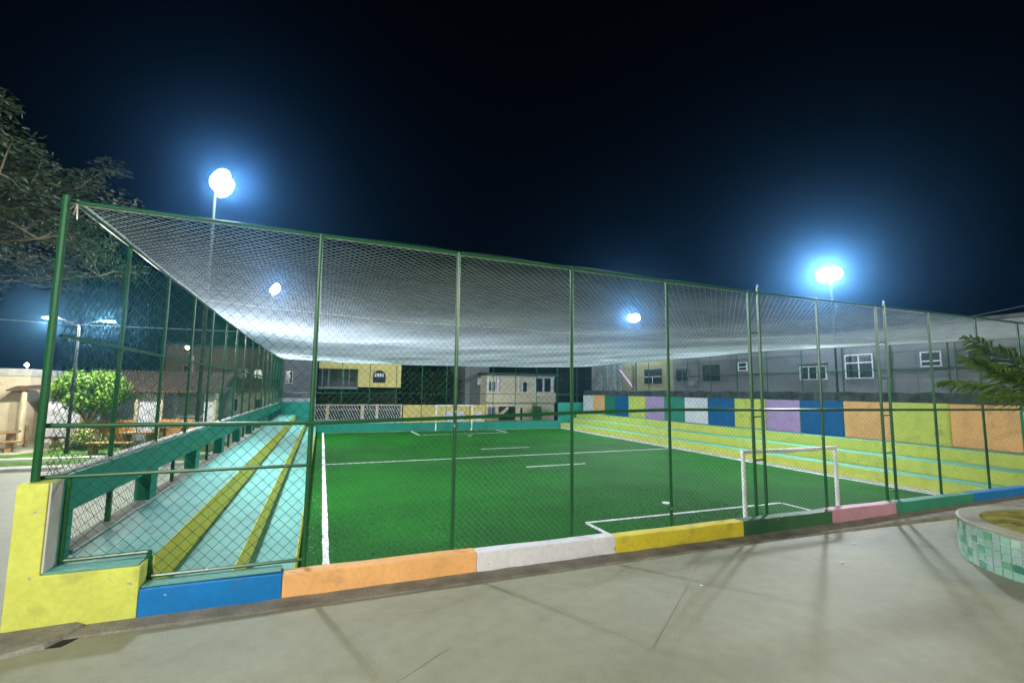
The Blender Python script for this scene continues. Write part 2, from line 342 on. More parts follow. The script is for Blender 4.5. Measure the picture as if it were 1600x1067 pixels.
link(mb, (-2.62,FY,.66), (1,0,0), (0,0,1), .82, .92, .145, WR, .004); link(mb, (-1.80,FY,.40), (1,0,0), (0,0,1), 1.69, 1.18, .145, WR, .004)
mb.build('chain_link', WIRE, nf, kind='stuff')
mb = MB(); link(mb, (-.11,FY,.28), (1,0,0), (0,0,1), 23.5, 4.36, .098, WR*.62, .003)
mb.build('chain_link', WIRE, nf, kind='stuff')
# mesh bulging over the top rail between the posts
mb = MB(); x = .4
while x < 8.0:
    h = .10*math.sin(math.pi*min(1,max(0,(x-.2)/1.9)))**.7 if x < 2.0 else .07+.03*math.sin(x*3.1)
    for s in (-1, 1): mb.path([(x,FY,ftop(x)-.05),(x+.05*s,FY+.02,ftop(x)+h*.25),(x+.10*s,FY-.03,ftop(x)+h*.42)], .003, 3, False)
    x += .06
mb.build('mesh_overhang', WIRE, nf, kind='stuff')

lf = thing('left_fence', 'tall green chain-link fence on top of the left parapet', 'fence', (-2.83,20,1.55))
LX = -2.83
def ltop(y): return 4.76 - .16*math.sin(math.pi*min(1,max(0,(y-7)/33)))
y = 8.76; k = 0
while y < 40: pole('post', LX, 1.55, ltop(y), .03, y=y, par=lf); y += 2.03
rail([(LX,7+33*i/16,ltop(7+33*i/16)) for i in range(17)], .024, 'top_rail', lf); rail([(LX,7,3.17),(LX,40.2,3.19)], .022, 'middle_rail', lf)
mb = MB(); link(mb, (LX,7.0,1.58), (0,1,0), (0,0,1), 33.1, 3.05, .145, WR, .004)
for a, b in openings: link(mb, (-2.9,a,.62), (0,1,0), (0,0,1), b-a, .5, .10, .0022)
mb.build('chain_link', WIRE, lf, kind='stuff')

bf = thing('far_fence', 'green chain-link fence on the low far wall behind the goal', 'fence', (10,40.3,0))
for i in range(13): pole('post', -2.8+2.13*i, (1.55 if i in (0,1,11,12) else -.14), 4.80, .03, y=40.3, par=bf)
rail([(-2.8,40.3,4.84),(-.2,40.3,4.76),(11,40.3,4.72),(23,40.3,4.95)], .024, 'top_rail', bf); rail([(-2.8,40.3,2.25),(23.3,40.3,2.3)], .022, 'middle_rail', bf)
mb = MB(); link(mb, (-2.8,40.3,-.12), (1,0,0), (0,0,1), 26.1, 4.86, .12, .002); mb.build('chain_link', WIRE, bf, kind='stuff')
rf = thing('right_fence', 'green chain-link fence above the coloured panel wall', 'fence', (23.5,24,2.3))
for i in range(16): pole('post', 23.60, 2.72, 4.95, .03, y=edges[-1]+2.13*i+.1, par=rf)
rail([(23.6,7,4.68),(23.6,18,4.97),(23.6,27,5.03),(23.6,40.3,4.97)], .024, 'top_rail', rf); rail([(23.6,7,3.75),(23.6,40.3,3.78)], .02, 'middle_rail', rf)
mb = MB(); link(mb, (23.6,7,2.72), (0,1,0), (0,0,1), 33.2, 2.2, .12, .002); mb.build('chain_link', WIRE, rf, kind='stuff')

# ------------------------------------------------------------------ roof net
nt = thing('roof_net', 'white nylon safety net stretched over the whole pitch', 'net', (10,23,4.7))
NX0, NX1, NY0, NY1 = LX, 23.55, FY, 40.25
def netz(x, y):
    u = (x-NX0)/(NX1-NX0); v = (y-NY0)/(NY1-NY0)
    near = ftop(x); far = 4.84 - .35*u + .48*u*u; lft = ltop(y); rgt = ftop(NX1) + (4.97-ftop(NX1))*min(1,v*3) + .06*math.sin(math.pi*v)*min(1,v*3)
    z = (1-v)*near + v*far + (1-u)*lft + u*rgt - ((1-u)*(1-v)*ftop(NX0) + u*(1-v)*ftop(NX1) + (1-u)*v*4.84 + u*v*4.97)
    bu = 1-abs(2*u-1)**5; bv = 1-abs(2*v-1)**5
    return z - (.26+.07*abs(math.sin(math.pi*(y-13)/7)))*bu*bv + .03*math.sin(x*1.3+.4*y)*bu*bv*math.sin(y*.9)
mb = MB(); NC = .140; wd, ht = NX1-NX0, NY1-NY0
for sgn in (1, -1):
    c = -ht if sgn == 1 else 0.0; end = wd if sgn == 1 else wd+ht
    while c < end:
        if sgn == 1: ua, ub = max(0,c), min(wd,c+ht)
        else: ua, ub = max(0,c-ht), min(wd,c)
        if ub-ua > .05:
            k = max(2, int((ub-ua)/.8)); pts = []
            for i in range(k+1):
                u = ua+(ub-ua)*i/k; v = u-c if sgn == 1 else c-u
                x, y = NX0+u, NY0+v; j = .008 if 0 < i < k else 0
                pts.append((x+random.uniform(-j,j), y+random.uniform(-j,j), netz(x,y)))
            mb.path(pts, .0034, 3, False)
        c += NC
mb.build('mesh', NETM, nt, kind='stuff')
for nm, pts in (('edge_rope', [(NX0+.02,NY0+ht*i/24,netz(NX0,NY0+ht*i/24)+.02+.015*math.sin(i*1.7)) for i in range(25)]),
                ('edge_rope', [(NX0+wd*i/24,NY1-.03,netz(NX0+wd*i/24,NY1)+.01) for i in range(25)]),
                ('edge_rope', [(NX1,NY0+ht*i/24,netz(NX1,NY0+ht*i/24)+.01) for i in range(25)]),
                ('edge_rope', [(NX0+wd*i/40,NY0+.03,netz(NX0+wd*i/40,NY0)-.01) for i in range(41)])):
    MB().path(pts, .016 if nm == 'edge_rope' else .01, 6).build(nm, ROPE, nt)
for yy in (13,20,27,34,37.5): MB().path([(NX0+wd*i/24, yy, netz(NX0+wd*i/24,yy)-.006) for i in range(25)], .006, 4).build('support_cable', ROPE, nt)
for a in range(4):
    MB().path([(NX0+.02,NY0,netz(NX0,NY0)),(NX0-.05+.03*a,NY0-.08+.02*a,4.70-.05*a)], .008, 5).build('tie', ROPE, nt)
bm_ = MB(); rr = .13; bc = at(848,566,Y=38.0); bc.z = netz(bc.x,38)+.11
prof = [(rr*math.sin(math.pi*i/10)+.0005, -rr*math.cos(math.pi*i/10)) for i in range(11)]
tag(bm_.lathe(bc, prof, 16).build('ball', BALLM, smooth=True), 'pale ball lying on the roof net near its far edge', 'ball')

# ------------------------------------------------------------------ goals
def goal(x0, x1, y, zt, label, s):
    gl = thing('goal', label, 'goal', ((x0+x1)/2,y,PZ), 'football goals'); r = .043
    MB().path([(x0,y,PZ),(x0,y,zt)], r, 12).build('post', FRAMEW, gl); MB().path([(x1,y,PZ),(x1,y,zt)], r, 12).build('post', FRAMEW, gl)
    MB().path([(x0-r,y,zt),((x0+x1)/2,y,zt-.012),(x1+r,y,zt)], r, 12).build('crossbar', FRAMEW, gl)
    for x in (x0,x1): MB().path([(x,y,PZ+.03),(x,y-s*.45,PZ+.03)], .03, 8).build('ground_bar', FRAMEW, gl)
goal(8.34, 11.20, 7.70, 1.37, 'white tubular goal close behind the front fence', 1)
goal(8.98, 12.10, 39.62, 1.30, 'small distant white goal in front of the low teal wall', -1)

# ------------------------------------------------------------------ floodlights
def aim(o, p, q): o.location = p; o.rotation_euler = (Vector(q)-Vector(p)).to_track_quat('-Z','Y').to_euler()
def flood(x, y, z, tx, label):
    t = thing('floodlight_mast', label, 'floodlight', (x,y,0), 'floodlight masts around the pitch')
    MB().path([(x,y,0),(x,y,z*.6),(x,y,z-.05)], [.06,.05,.035], 10).build('mast', MAST, t)
    s = 1 if tx > x else -1
    MB().tube((x,y-.45,z-.08),(x,y+.45,z-.08), .03, 8).build('crossarm', MAST, t)
    d = (Vector((tx,y-6,PZ))-Vector((x,y,z))).normalized()
    for k, kz in ((-.29,.06),(.29,.06)):
        c = Vector((x+.08*s,y+k,z-.08+kz)); up = Vector((0,1,0)).cross(d).normalized(); sd = d.cross(up).normalized()
        ring = [(math.cos(q*.3927), math.sin(q*.3927)) for q in range(16)]
        b = [c+sd*a*.24+up*e*.24 for a,e in ring]; f = [c+d*.12+sd*a*.35+up*e*.35 for a,e in ring]
        h = MB().hexa(b, f).build('lamp_head', BLACKP, t)
        f2 = MB(); f2.v = [tuple(c+d*.124+sd*a*.34+up*e*.34) for a,e in ring]; f2.f = [tuple(range(16))]; f2.build('led_panel', LAMPE, h)
    MB().tube((x,y,z-.1),(x,y,z+.05), .03, 8).build('head_bracket', MAST, t)
    l = bpy.data.lights.new('flood_beam','SPOT'); l.energy = FLOOD_W; l.spot_size = R(142); l.spot_blend = 1; l.shadow_soft_size = .55; l.color = (.90,.95,1)
    lo = bpy.data.objects.new('flood_beam', l); COL.objects.link(lo); aim(lo, Vector((x+.08*s,y,z+.05))+d*.22, (tx,y,PZ))
    l = bpy.data.lights.new('flood_spill','POINT'); l.energy = SPILL_W; l.shadow_soft_size = .35; l.color = (.55,.75,1)
    lo = bpy.data.objects.new('flood_spill', l); COL.objects.link(lo); lo.location = Vector((x+.08*s,y,z+.1))+d*.22
flood(-3.3, 16.25, 8.85, 9, 'floodlight mast nearest on the left beyond the fence, with a large bright glow')
flood(-3.3, 33.9, 9.05, 9, 'distant floodlight mast on the left seen small through the net')
flood(24.6, 16.6, 8.95, 11, 'floodlight mast on the right above the grey building, with a wide bright glow')
flood(24.6, 33.5, 8.98, 11, 'distant floodlight mast on the right seen small through the net')

# ------------------------------------------------------------------ street lamps with two LED heads
def lamp(x, y, z, rot, label, power, group='double LED street lamps', tint=(1,.97,.85)):
    t = thing('street_lamp', label, 'street lamp', (x,y,0), group)
    MB().path([(x,y,0),(x,y,z*.5),(x,y,z)], [.06,.05,.04], 10).build('pole', MAST, t)
    MB().lathe((x,y,0), [(.14,0),(.14,.02),(.07,.03),(.07,.18)], 12).build('base_plate', MAST, t)
    c, s = math.cos(rot), math.sin(rot)
    for k in (-1, 1):
        a = Vector((c*k, s*k, 0)); e = Vector((x,y,z)) + a*.62 + Vector((0,0,.22)); n = Vector((-s,c,0))
        MB().path([(x,y,z-.05), Vector((x,y,z+.03))+a*.15, e], .022, 8).build('arm', MAST, t)
        b = [e+a*u*.02+n*v for u,v in ((0,-.11),(24,-.11),(24,.11),(0,.11))]; h = MB().hexa([p+Vector((0,0,-.03)) for p in b], [p+Vector((0,0,.04)) for p in b]).build('lamp_head', STEEL, t, bevel=.012)
        MB().quad(*[e+a*u+n*v+Vector((0,0,-.034)) for u,v in ((.05,-.09),(.05,.09),(.46,.09),(.46,-.09))]).build('led_panel', LEDE, h)
        l = bpy.data.lights.new('street_light','POINT'); l.energy = power; l.shadow_soft_size = .12; l.color = tint
        lo = bpy.data.objects.new('street_light', l); COL.objects.link(lo); lo.location = e+a*.25+Vector((0,0,-.06))
lamp(-8.9, 23.3, 4.95, R(5), 'grey street lamp with two LED heads behind the left fence', LED_W*2.3)
lamp(-4.5, -3.5, 6.2, R(20), 'street lamp with two LED heads on the plaza, to the left of the viewer', LED_W*5.2)
lamp(17.5, -3.5, 6.2, R(-20), 'street lamp with two LED heads on the plaza, beyond the palm planter', LED_W*2.3, tint=(1,.91,.62))

# ------------------------------------------------------------------ round tiled planter and its palm
PC = (10.9, 3.45); PR = 1.68
pl = thing('round_planter', 'round planter clad in green mosaic tiles with a concrete rim', 'planter', (PC[0],PC[1],0))
MB().lathe((PC[0],PC[1],0), [(PR-.012,0),(PR-.012,.585),(PR-.30,.585),(PR-.30,.45)], 72).build('core', GROUT, pl)
MB().lathe((PC[0],PC[1],.586), [(PR-.28,0),(PR+.012,0),(PR+.012,.035),(PR-.02,.045),(PR-.28,.04),(PR-.285,.0)], 72).build('rim', CONC, pl)
so = MB(); rings = 9
for i in range(rings+1):
    for k in range(28):
        t = 2*math.pi*k/28; r = max(.001,(PR-.29)*i/rings); so.v.append((PC[0]+r*math.cos(t), PC[1]+r*math.sin(t), .60+random.uniform(-.01,.05)*(i < rings)))
for i in range(rings):
    for k in range(28): k2 = (k+1)%28; so.f.append((i*28+k,i*28+k2,(i+1)*28+k2,(i+1)*28+k))
so.build('soil', SOIL, pl)
NT = 78; tw = 2*math.pi*PR/NT; tcol = [mat('tile_%s' % n, c, rough=.22, spec=.5, var=.12, scale=9) for n, c in (('pale',(.34,.50,.42)),('mint',(.24,.44,.34)),('green',(.12,.32,.21)),('deep',(.03,.20,.13)),('grey',(.27,.40,.37)))]
tmesh = []
for c in tcol:
    m_ = MB(); a = tw*.45; m_.hexa([(-.004,-a,-.053),(-.004,a,-.053),(-.004,a,.053),(-.004,-a,.053)], [(.006,-a+.003,-.051),(.006,a-.003,-.051),(.006,a-.003,.051),(.006,-a+.003,.051)])
    me = bpy.data.meshes.new('tile'); me.from_pydata(m_.v, [], [tuple(reversed(f)) for f in m_.f]); me.materials.append(c); tmesh.append(me)
rest = MB()
for k in range(NT):
    th = math.pi + (k-30)*2*math.pi/NT
    for r in range(5):
        z = .058+.115*r
        if k < 60:
            o = bpy.data.objects.new('tile', random.choices(tmesh, (5,6,4,1,4))[0]); COL.objects.link(o); o.parent = pl
            o.location = (PR*math.cos(th)*.9995, PR*math.sin(th)*.9995, z); o.rotation_euler = (0,random.uniform(-.015,.015),th+random.uniform(-.012,.012))
        else:
            e = Vector((math.cos(th),math.sin(th),0)); n = Vector((-e.y,e.x,0)); c = Vector((PC[0],PC[1],z))+e*PR
            rest.hexa([c+n*a*tw*.46+Vector((0,0,b*.052)) for a,b in ((-1,-1),(1,-1),(1,1),(-1,1))], [c+e*.006+n*a*tw*.45+Vector((0,0,b*.05)) for a,b in ((-1,-1),(1,-1),(1,1),(-1,1))])
rest.build('tile_cladding', tcol[1], pl, kind='stuff')
pm = thing('palm_tree', 'short palm growing in the round planter, its fronds reaching in from the right edge', 'palm', (PC[0],PC[1],.6))
MB().path([(PC[0],PC[1],.5),(PC[0]+.03,PC[1],1.2),(PC[0],PC[1]+.03,2.0),(PC[0],PC[1],2.35)], [.19,.16,.14,.11], 12).build('trunk', BARK, pm)
def frond(az, l, up, droop, twist=0):
    m_ = MB(); a = Vector((math.cos(az),math.sin(az),0)); sd = Vector((-a.y,a.x,0)); pts = []; n = 18
    for i in range(n+1):
        t = i/n; pts.append(Vector((PC[0],PC[1],2.35)) + a*l*(t-.12*t*t) + Vector((0,0, up*t - droop*t*t*l)))
    m_.path(pts, [.022*(1-i/n)+.004 for i in range(n+1)], 5)
    for i in range(2, n*3):
        t = i/(n*3); j = min(n-1, int(t*n)); p = pts[j].lerp(pts[j+1], t*n-j); d = (pts[j+1]-pts[j]).normalized()
        ll = .52*math.sin(math.pi*(.12+.85*t))**.8 + .04
        for s in (-1, 1):
            b = (d*.75 + sd*s*.75 + Vector((0,0,random.uniform(-.35,.15)))).normalized(); q = p + b*ll*random.uniform(.8,1.1); mid = p + b*ll*.5 + Vector((0,0,.02))
            q.z -= ll*.25; w_ = d*.024
            m_.quad(p-w_*.4, mid-w_, mid+w_, p+w_*.4); m_.tri(mid-w_, q, mid+w_)
    return m_.build('frond', LEAFP, pm)
for az, l, up, dr in ((R(170),2.5,.75,.21),(R(155),2.0,1.6,.22),(R(146),1.7,1.2,.22),(R(118),2.0,1.0,.26),(R(205),1.7,1.0,.22),(R(240),2.1,.8,.24),(R(285),2.1,.9,.2),(R(330),2.0,1.1,.25),(R(15),2.2,.8,.2),(R(60),2.0,1.2,.22),(R(90),1.8,1.5,.3)): frond(az,l,up,dr)

# ------------------------------------------------------------------ trees on the left
def leafcloud(m_, c, rad, n, size, rnd, flat=1.0, shell=.55, elong=1.0):
    for _ in range(n):
        while True:
            p = Vector((rnd.uniform(-1,1),rnd.uniform(-1,1),rnd.uniform(-1,1)))
            if shell < p.length < 1: break
        p = Vector((p.x*rad[0],p.y*rad[1],p.z*rad[2])) + Vector(c)
        u = Vector((rnd.gauss(0,1),rnd.gauss(0,1),rnd.gauss(0,.6)*flat)).normalized(); v = u.orthogonal().normalized(); v.rotate(Matrix.Rotation(rnd.uniform(0,6.28),3,u))
        s = size*rnd.uniform(.6,1.3); a = u*s*elong; b = v*s*.5
        m_.quad(p-a*.5, p+b*.6, p+a*.5, p-b*.6)
rn = random.Random(3)
TX, TY = -9.0, 25.3
ft_ = thing('round_tree', 'round clipped tree with bright green leaves beside the street lamp', 'tree', (TX,TY,0))
tk = MB(); tk.path([(TX,TY,0),(TX+.03,TY,.6),(TX-.02,TY,1.1)], [.13,.11,.10], 8)
for az, r, z in ((0.2,.9,2.2),(1.9,.8,2.3),(3.0,.9,2.1),(4.4,.8,2.2),(5.4,1.0,2.0),(.9,.4,2.6)): tk.path([(TX-.02,TY,1.0),(TX+r*.45*math.cos(az),TY+r*.45*math.sin(az),1.55),(TX+r*math.cos(az),TY+r*math.sin(az),z)], [.07,.05,.02], 6)
tk.build('trunk', mat('pale_bark', (.32,.22,.14), rough=.9, var=.4, scale=9), ft_)
m_ = MB()
for k in range(46):
    t = rn.uniform(0,6.28); q = rn.uniform(.0,1)**.5; z = rn.uniform(-1,1)
    c = (TX+1.12*q*math.cos(t)*math.sqrt(1-z*z*.6), TY+1.12*q*math.sin(t)*math.sqrt(1-z*z*.6), 2.35+.72*z+.05)
    leafcloud(m_, c, (.48,.48,.36), 230, .115, rn, shell=.3)
m_.build('crown', LEAF, ft_)
sb = thing('flowering_shrub', 'low shrub with pale blossom under the round tree', 'shrub', (-8.9,24.6,0)); m_ = MB(); m2 = MB()
for k in range(16):
    c = (-8.9+rn.uniform(-.7,.7), 24.6+rn.uniform(-.4,.4), .35+rn.uniform(-.2,.35)); leafcloud(m_, c, (.3,.3,.28), 70, .09, rn, shell=.2); leafcloud(m2, (c[0],c[1]-.05,c[2]+.05), (.32,.32,.28), 40, .07, rn, shell=.5)
m_.build('foliage', LEAF, sb); m2.build('blossom', FLOWER, sb)
bt = thing('large_tree', 'large dark tree with long bare branches overhanging from the upper left', 'tree', (-14,15.5,0))
tk = MB(); tk.path([(-14,15.5,0),(-13.8,15.5,3),(-13.9,15.6,6),(-13.6,15.5,8),(-13.5,15.6,9.3)], [.45,.38,.3,.2,.06], 12); m_ = MB()
rn = random.Random(11)
for k in range(50):
    z0 = rn.uniform(4.9,8.6); az = rn.uniform(-.9,.8) if k < 40 else rn.uniform(0,6.28); l = (8.7-.36*(z0-4))*rn.uniform(.6,1.0); rise = rn.uniform(.1,1.0)
    p0 = Vector((-13.8,15.5,z0)); pts = []
    for i in range(7):
        t = i/6; pts.append(p0 + Vector((math.cos(az)*l*t, math.sin(az)*l*t, rise*t+.5*math.sin(t*3+k))) + Vector((rn.uniform(-.15,.15),rn.uniform(-.15,.15),rn.uniform(-.12,.12)))*(i > 0))
    tk.path(pts, [.10*(1-i/6.5)+.012 for i in range(7)], 5)
    for i in range(2,7):
        for q in range(3):
            e = pts[i] + Vector((rn.uniform(-.9,.9),rn.uniform(-.9,.9),rn.uniform(-.2,.8))); tk.path([pts[i], pts[i].lerp(e,.5)+Vector((0,0,.08)), e], [.025,.016,.006], 4, False)
            leafcloud(m_, e, (.62,.62,.38), 150, .075, rn, flat=.5, shell=.1, elong=2.4 if q else 3.2)
tk.build('trunk', BARK, bt); m_.build('crown', LEAFD, bt)

# ------------------------------------------------------------------ left background: house, kiosk, benches
hs = thing('beige_house', 'plain beige house with a small tiled porch at the left edge', 'house', (-14,29,0))
box('wall', BEIGE, hs, -22,-12.35, 28.2, 34, 0, 3.0); box('parapet', PALE, hs, -22.05,-12.30, 28.15, 34.05, 3.0, 3.32)
pr = MB().hexa([(-12.75,27.4,2.32),(-10.2,27.4,2.5),(-10.2,28.6,2.6),(-12.75,28.19,2.45)], [(-12.75,27.4,2.38),(-10.2,27.4,2.62),(-10.2,28.6,2.75),(-12.75,28.19,2.55)]).build('porch_roof', ROOFT, hs)
MB().path([(-12.2,27.6,0),(-12.2,27.6,2.3)], .10, 8).build('porch_post', CREAM, hs)
tag(MB().path([(-11.5,26.5,0),(-11.5,26.5,.9)], .07, 8).build('bollard', WOOD), 'short timber post beside the porch of the beige house', 'post')
def bench(x, y, l, h, rot, label, cat='bench', d=.42, mtl=WOOD):
    t = thing('concrete_' + cat, label, cat, (x,y,0), 'concrete benches and tables on the left'); c, s = math.cos(rot), math.sin(rot)
    def q(u, v, z): return (x+u*c-v*s, y+u*s+v*c, z)
    MB().hexa([q(a*l/2,b*d/2,h-.07) for a,b in ((-1,-1),(1,-1),(1,1),(-1,1))], [q(a*l/2,b*d/2,h) for a,b in ((-1,-1),(1,-1),(1,1),(-1,1))]).build('top', mtl, t, bevel=.01)
    for k in ((-.36,.36) if l > .9 else (0,)):
        MB().hexa([q(k*l+a*.09,b*d*.35,0) for a,b in ((-1,-1),(1,-1),(1,1),(-1,1))], [q(k*l+a*.07,b*d*.3,h-.072) for a,b in ((-1,-1),(1,-1),(1,1),(-1,1))]).build('leg', WOOD, t)
bench(-11.9,25.2,1.3,.75,.2,'timber-legged table at the left edge in front of the beige house','table',.9,WOOD)
bench(-11.15,24.6,.7,.42,.2,'small stool beside the table at the left edge','stool',.4,WOOD)
bench(-10.4,26.2,.8,.42,0,'small bench below the porch post of the beige house','bench',.4,WOOD)
bench(-7.45,22.9,1.5,.45,-.2,'long low bench under the round tree, seen through the fence')
bench(-7.0,24.4,1.1,.72,0,'table to the right of the round tree','table',.8)
bench(-6.4,27.0,1.2,.75,0,'table in front of the orange kiosk counter','table',.8); bench(-5.6,26.6,.5,.45,0,'stool in front of the orange kiosk counter','stool',.4,WOOD)
ki = thing('kiosk', 'open kiosk with orange counters and a clay tiled roof behind the left fence', 'kiosk', (-7,29,0))
OC = paint('orange_counter', (.70,.36,.10))
box('back_wall', WHI, ki, -10.6,-4.9, 31.5, 31.7, 0, 2.6); box('side_wall', WHI, ki, -10.75,-10.62, 28.6, 31.7, 0, 2.4)
for x0, x1 in ((-10.2,-8.35),(-7.2,-5.6)): box('counter', OC, ki, x0, x1, 28.1, 28.3, 0, 1.0, .01)
for x in (-10.3,-8.28,-7.28,-5.0): MB().path([(x,28.2,0),(x,28.2,2.35)], .08, 8).build('post', CREAM, ki)
for x0, x1 in ((-8.2,-7.36),(-11.9,-10.4),(-5.5,-4.9)): box('front_wall', WHI, ki, x0, x1, 28.3, 28.45, 0, 2.3)
box('shutter', GATEG, ki, -6.9,-5.2, 29.4, 29.5, 1.0, 2.3)
rfm = MB().hexa([(-11.0,27.6,2.30),(-4.7,27.6,2.30),(-4.7,31.6,3.35),(-11.0,31.6,3.35)], [(-11.0,27.6,2.36),(-4.7,27.6,2.36),(-4.7,31.6,3.41),(-11.0,31.6,3.41)]).build('roof', ROOFT, ki)
m_ = MB()
for i in range(34): x = -10.95+.185*i; m_.path([(x,27.5,2.37),(x,31.6,3.43)], .055, 5)
m_.build('tile_rows', ROOFT, rfm, kind='stuff')
nh = thing('white_annex', 'low white house with a sloping gable beyond the kiosk', 'house', (-4,33,0))
MB().hexa([(-5.2,31.0,0),(-4.6,31.0,0),(-4.6,31.2,0),(-5.2,31.2,0)], [(-5.2,31.0,2.0),(-4.6,31.0,2.9),(-4.6,31.2,2.9),(-5.2,31.2,2.0)]).build('gable', WEATH, nh)
box('wall', BEIGE, nh, -5.8, -3.3, 36, 44, 0, 2.3); box('roof', ROOFT, nh, -6.2, -3.1, 35.6, 44.3, 2.3, 2.5)
for x0, x1, z0, z1 in ((-5.5,-5.05,1.0,1.9),(-4.1,-3.6,0,1.9)):
    q = box('window', FRAMEW, nh, x0, x1, 35.95, 35.998, z0, z1); box('pane', GLASS, q, x0+.06, x1-.06, 35.93, 35.948, z0+.06, z1-.06)
bk = thing('brick_block', 'tall dim brick building behind the kiosk', 'building', (-8,52,0))
box('wall', BRICK, bk, -13.4,-4.6, 52, 60, 0, 6.3); box('roof_slab', MOSS, bk, -13.6,-4.4, 51.8, 60.2, 6.3, 6.5)
for x0, z0 in ((-12,3.6),(-7.6,3.4),(-6.2,3.4)):
    q = box('window', GATEG, bk, x0, x0+.9, 51.94, 51.998, z0, z0+1.0); box('pane', GLASS, q, x0+.08, x0+.82, 51.92, 51.938, z0+.08, z0+.92)
box('roof_sheet', mat('pale_green_sheet', (.30,.42,.34)), bk, -9.6,-7.6, 50.2, 51.9, 3.55, 3.62)
wl = thing('wall_lamp', 'warm street bulb on a bracket in front of the brick building', 'street lamp', (-10.7,48,0))
MB().path([(-10.4,48,0),(-10.4,48,5.2),(-10.7,47.8,5.5)], .05, 8).build('pole', STEEL, wl); p = at(293,543,Y=47.8)
MB().lathe(p, [(.01,-.16),(.12,-.1),(.16,0),(.12,.1),(.01,.16)], 10).build('bulb', WARME, wl)
l = bpy.data.lights.new('bulb_light','POINT'); l.energy = 160; l.color = (1,.8,.55); l.shadow_soft_size = .2; lo = bpy.data.objects.new('bulb_light', l); COL.objects.link(lo); lo.location = p + Vector((0,-.4,0))
wl = thing('distant_street_light', 'tiny bright street light above the beige house', 'street lamp', (-22,48,0)); p = at(43,570,Y=48)
MB().path([(p.x,48,0),(p.x,48,p.z)], .06, 6).build('pole', STEEL, wl); MB().lathe((p.x,47.9,p.z), [(.01,-.16),(.15,0),(.01,.16)], 10).build('bulb', LEDE, wl)
a = at(0,499,Y=30); b = at(113,507,Y=30); tag(MB().path([a+(a-b)*4+Vector((0,0,.5)), a, b, b+(b-a)*3+Vector((0,0,.3))], .02, 5).build('overhead_wire', STEEL), 'overhead wire crossing the night sky at the left edge', 'wire')

# ------------------------------------------------------------------ houses beyond the far wall
def win(par, Y, x0, y0, x1, y1, cols=2, frame=FRAMEW, glass=GLASS, bars=0):
    a = at(x0,y0,Y=Y); b = at(x1,y1,Y=Y); X0, X1, Z1, Z0 = a.x, b.x, a.z, b.z
    q = box('window', glass, par, X0, X1, Y-.03, Y-.004, Z0, Z1)
    fr = MB(); t = .05
    for (u0,u1,v0,v1) in ((X0-t,X1+t,Z1,Z1+t),(X0-t,X1+t,Z0-t,Z0),(X0-t,X0,Z0+.001,Z1-.001),(X1,X1+t,Z0+.001,Z1-.001)): fr.box(u0,u1,Y-.07,Y-.003,v0,v1)
    for k in range(1, cols): u = X0+(X1-X0)*k/cols; fr.box(u-.02,u+.02,Y-.06,Y-.031,Z0,Z1)
    fr.build('frame', frame, q)
    if bars:
        m_ = MB()
        for k in range(bars): u = X0+(X1-X0)*(k+.5)/bars; m_.box(u-.012,u+.012,Y-.10,Y-.08,Z0,Z1)
        m_.build('bars', frame, q)
    return q
h1 = thing('yellow_house', 'yellow house with an arched upper window and a dark balcony beyond the far wall', 'house', (3,48,-.6)); Y = 48
z27, z49 = at(590,605,Y=Y).z, at(590,566,Y=Y).z
xa, xb, xc = at(498,580,Y=Y).x, at(560,580,Y=Y).x, at(627,580,Y=Y).x
box('upper_wall', YWALL, h1, xb, xc, 48, 55, z27, z49); box('balcony_roof', YWALL, h1, xa, xb-.002, 48, 55, at(530,576,Y=Y).z, z49-.002); box('balcony_back', GATEG, h1, xa, xb-.003, 51.5, 51.7, z27, z49-.4)
box('balcony_floor', GATEG, h1, xa, xb-.002, 48.01, 55, z27-.2, z27); box('ground_floor', DARK, h1, xa, xc-.01, 50, 55, -.6, z27-.201); box('roof', MOSS, h1, xa-.3, xc+.2, 47.7, 55.3, z49, z49+.15)
for px in (503,513,536,545): x = at(px,590,Y=Y).x; box('balcony_post', GATEG, h1, x, x+.07, 48.05, 48.12, z27, z49-.35)
a = at(583,597,Y=Y); b = at(602,587,Y=Y); m_ = MB(); n = 12; cx_, rx = (a.x+b.x)/2, (b.x-a.x)/2; top = at(590,579,Y=Y).z - b.z
ring = [(a.x,a.z),(b.x,a.z),(b.x,b.z)] + [(cx_+rx*math.cos(math.pi*k/n), b.z+top*math.sin(math.pi*k/n)) for k in range(1,n)] + [(a.x,b.z)]
q = MB().hexa([(x,47.96,z) for x,z in ring], [(x,47.998,z) for x,z in ring]).build('arched_window', GLASS, h1)
m_ = MB(); [m_.path([(ring[i][0],47.95,ring[i][1]),(ring[(i+1)%len(ring)][0],47.95,ring[(i+1)%len(ring)][1])], .035, 5) for i in range(len(ring))]; m_.build('frame', mat('dark_frame', (.05,.05,.05)), q)
for k in range(4): x = a.x+.12+k*(b.x-a.x-.2)/4; box('pane', FRAMEW, q, x, x+.16, 47.92, 47.935, b.z-.12, b.z+.22)
gt = thing('front_gate', 'white gate of slanted bars between cream posts in front of the yellow house', 'gate', (3,46,-.6)); Y = 46
zt, zm, zb = at(560,633.5,Y=Y).z, at(560,640,Y=Y).z, at(560,655,Y=Y).z
for p0, p1 in ((509,514),(563.5,568.5),(587,591),(626,628)):
    a, b = at(p0,640,Y=Y).x, at(p1,640,Y=Y).x; box('post', CREAM, gt, a, b, 45.9, 46.1, -.6, zt+.12)
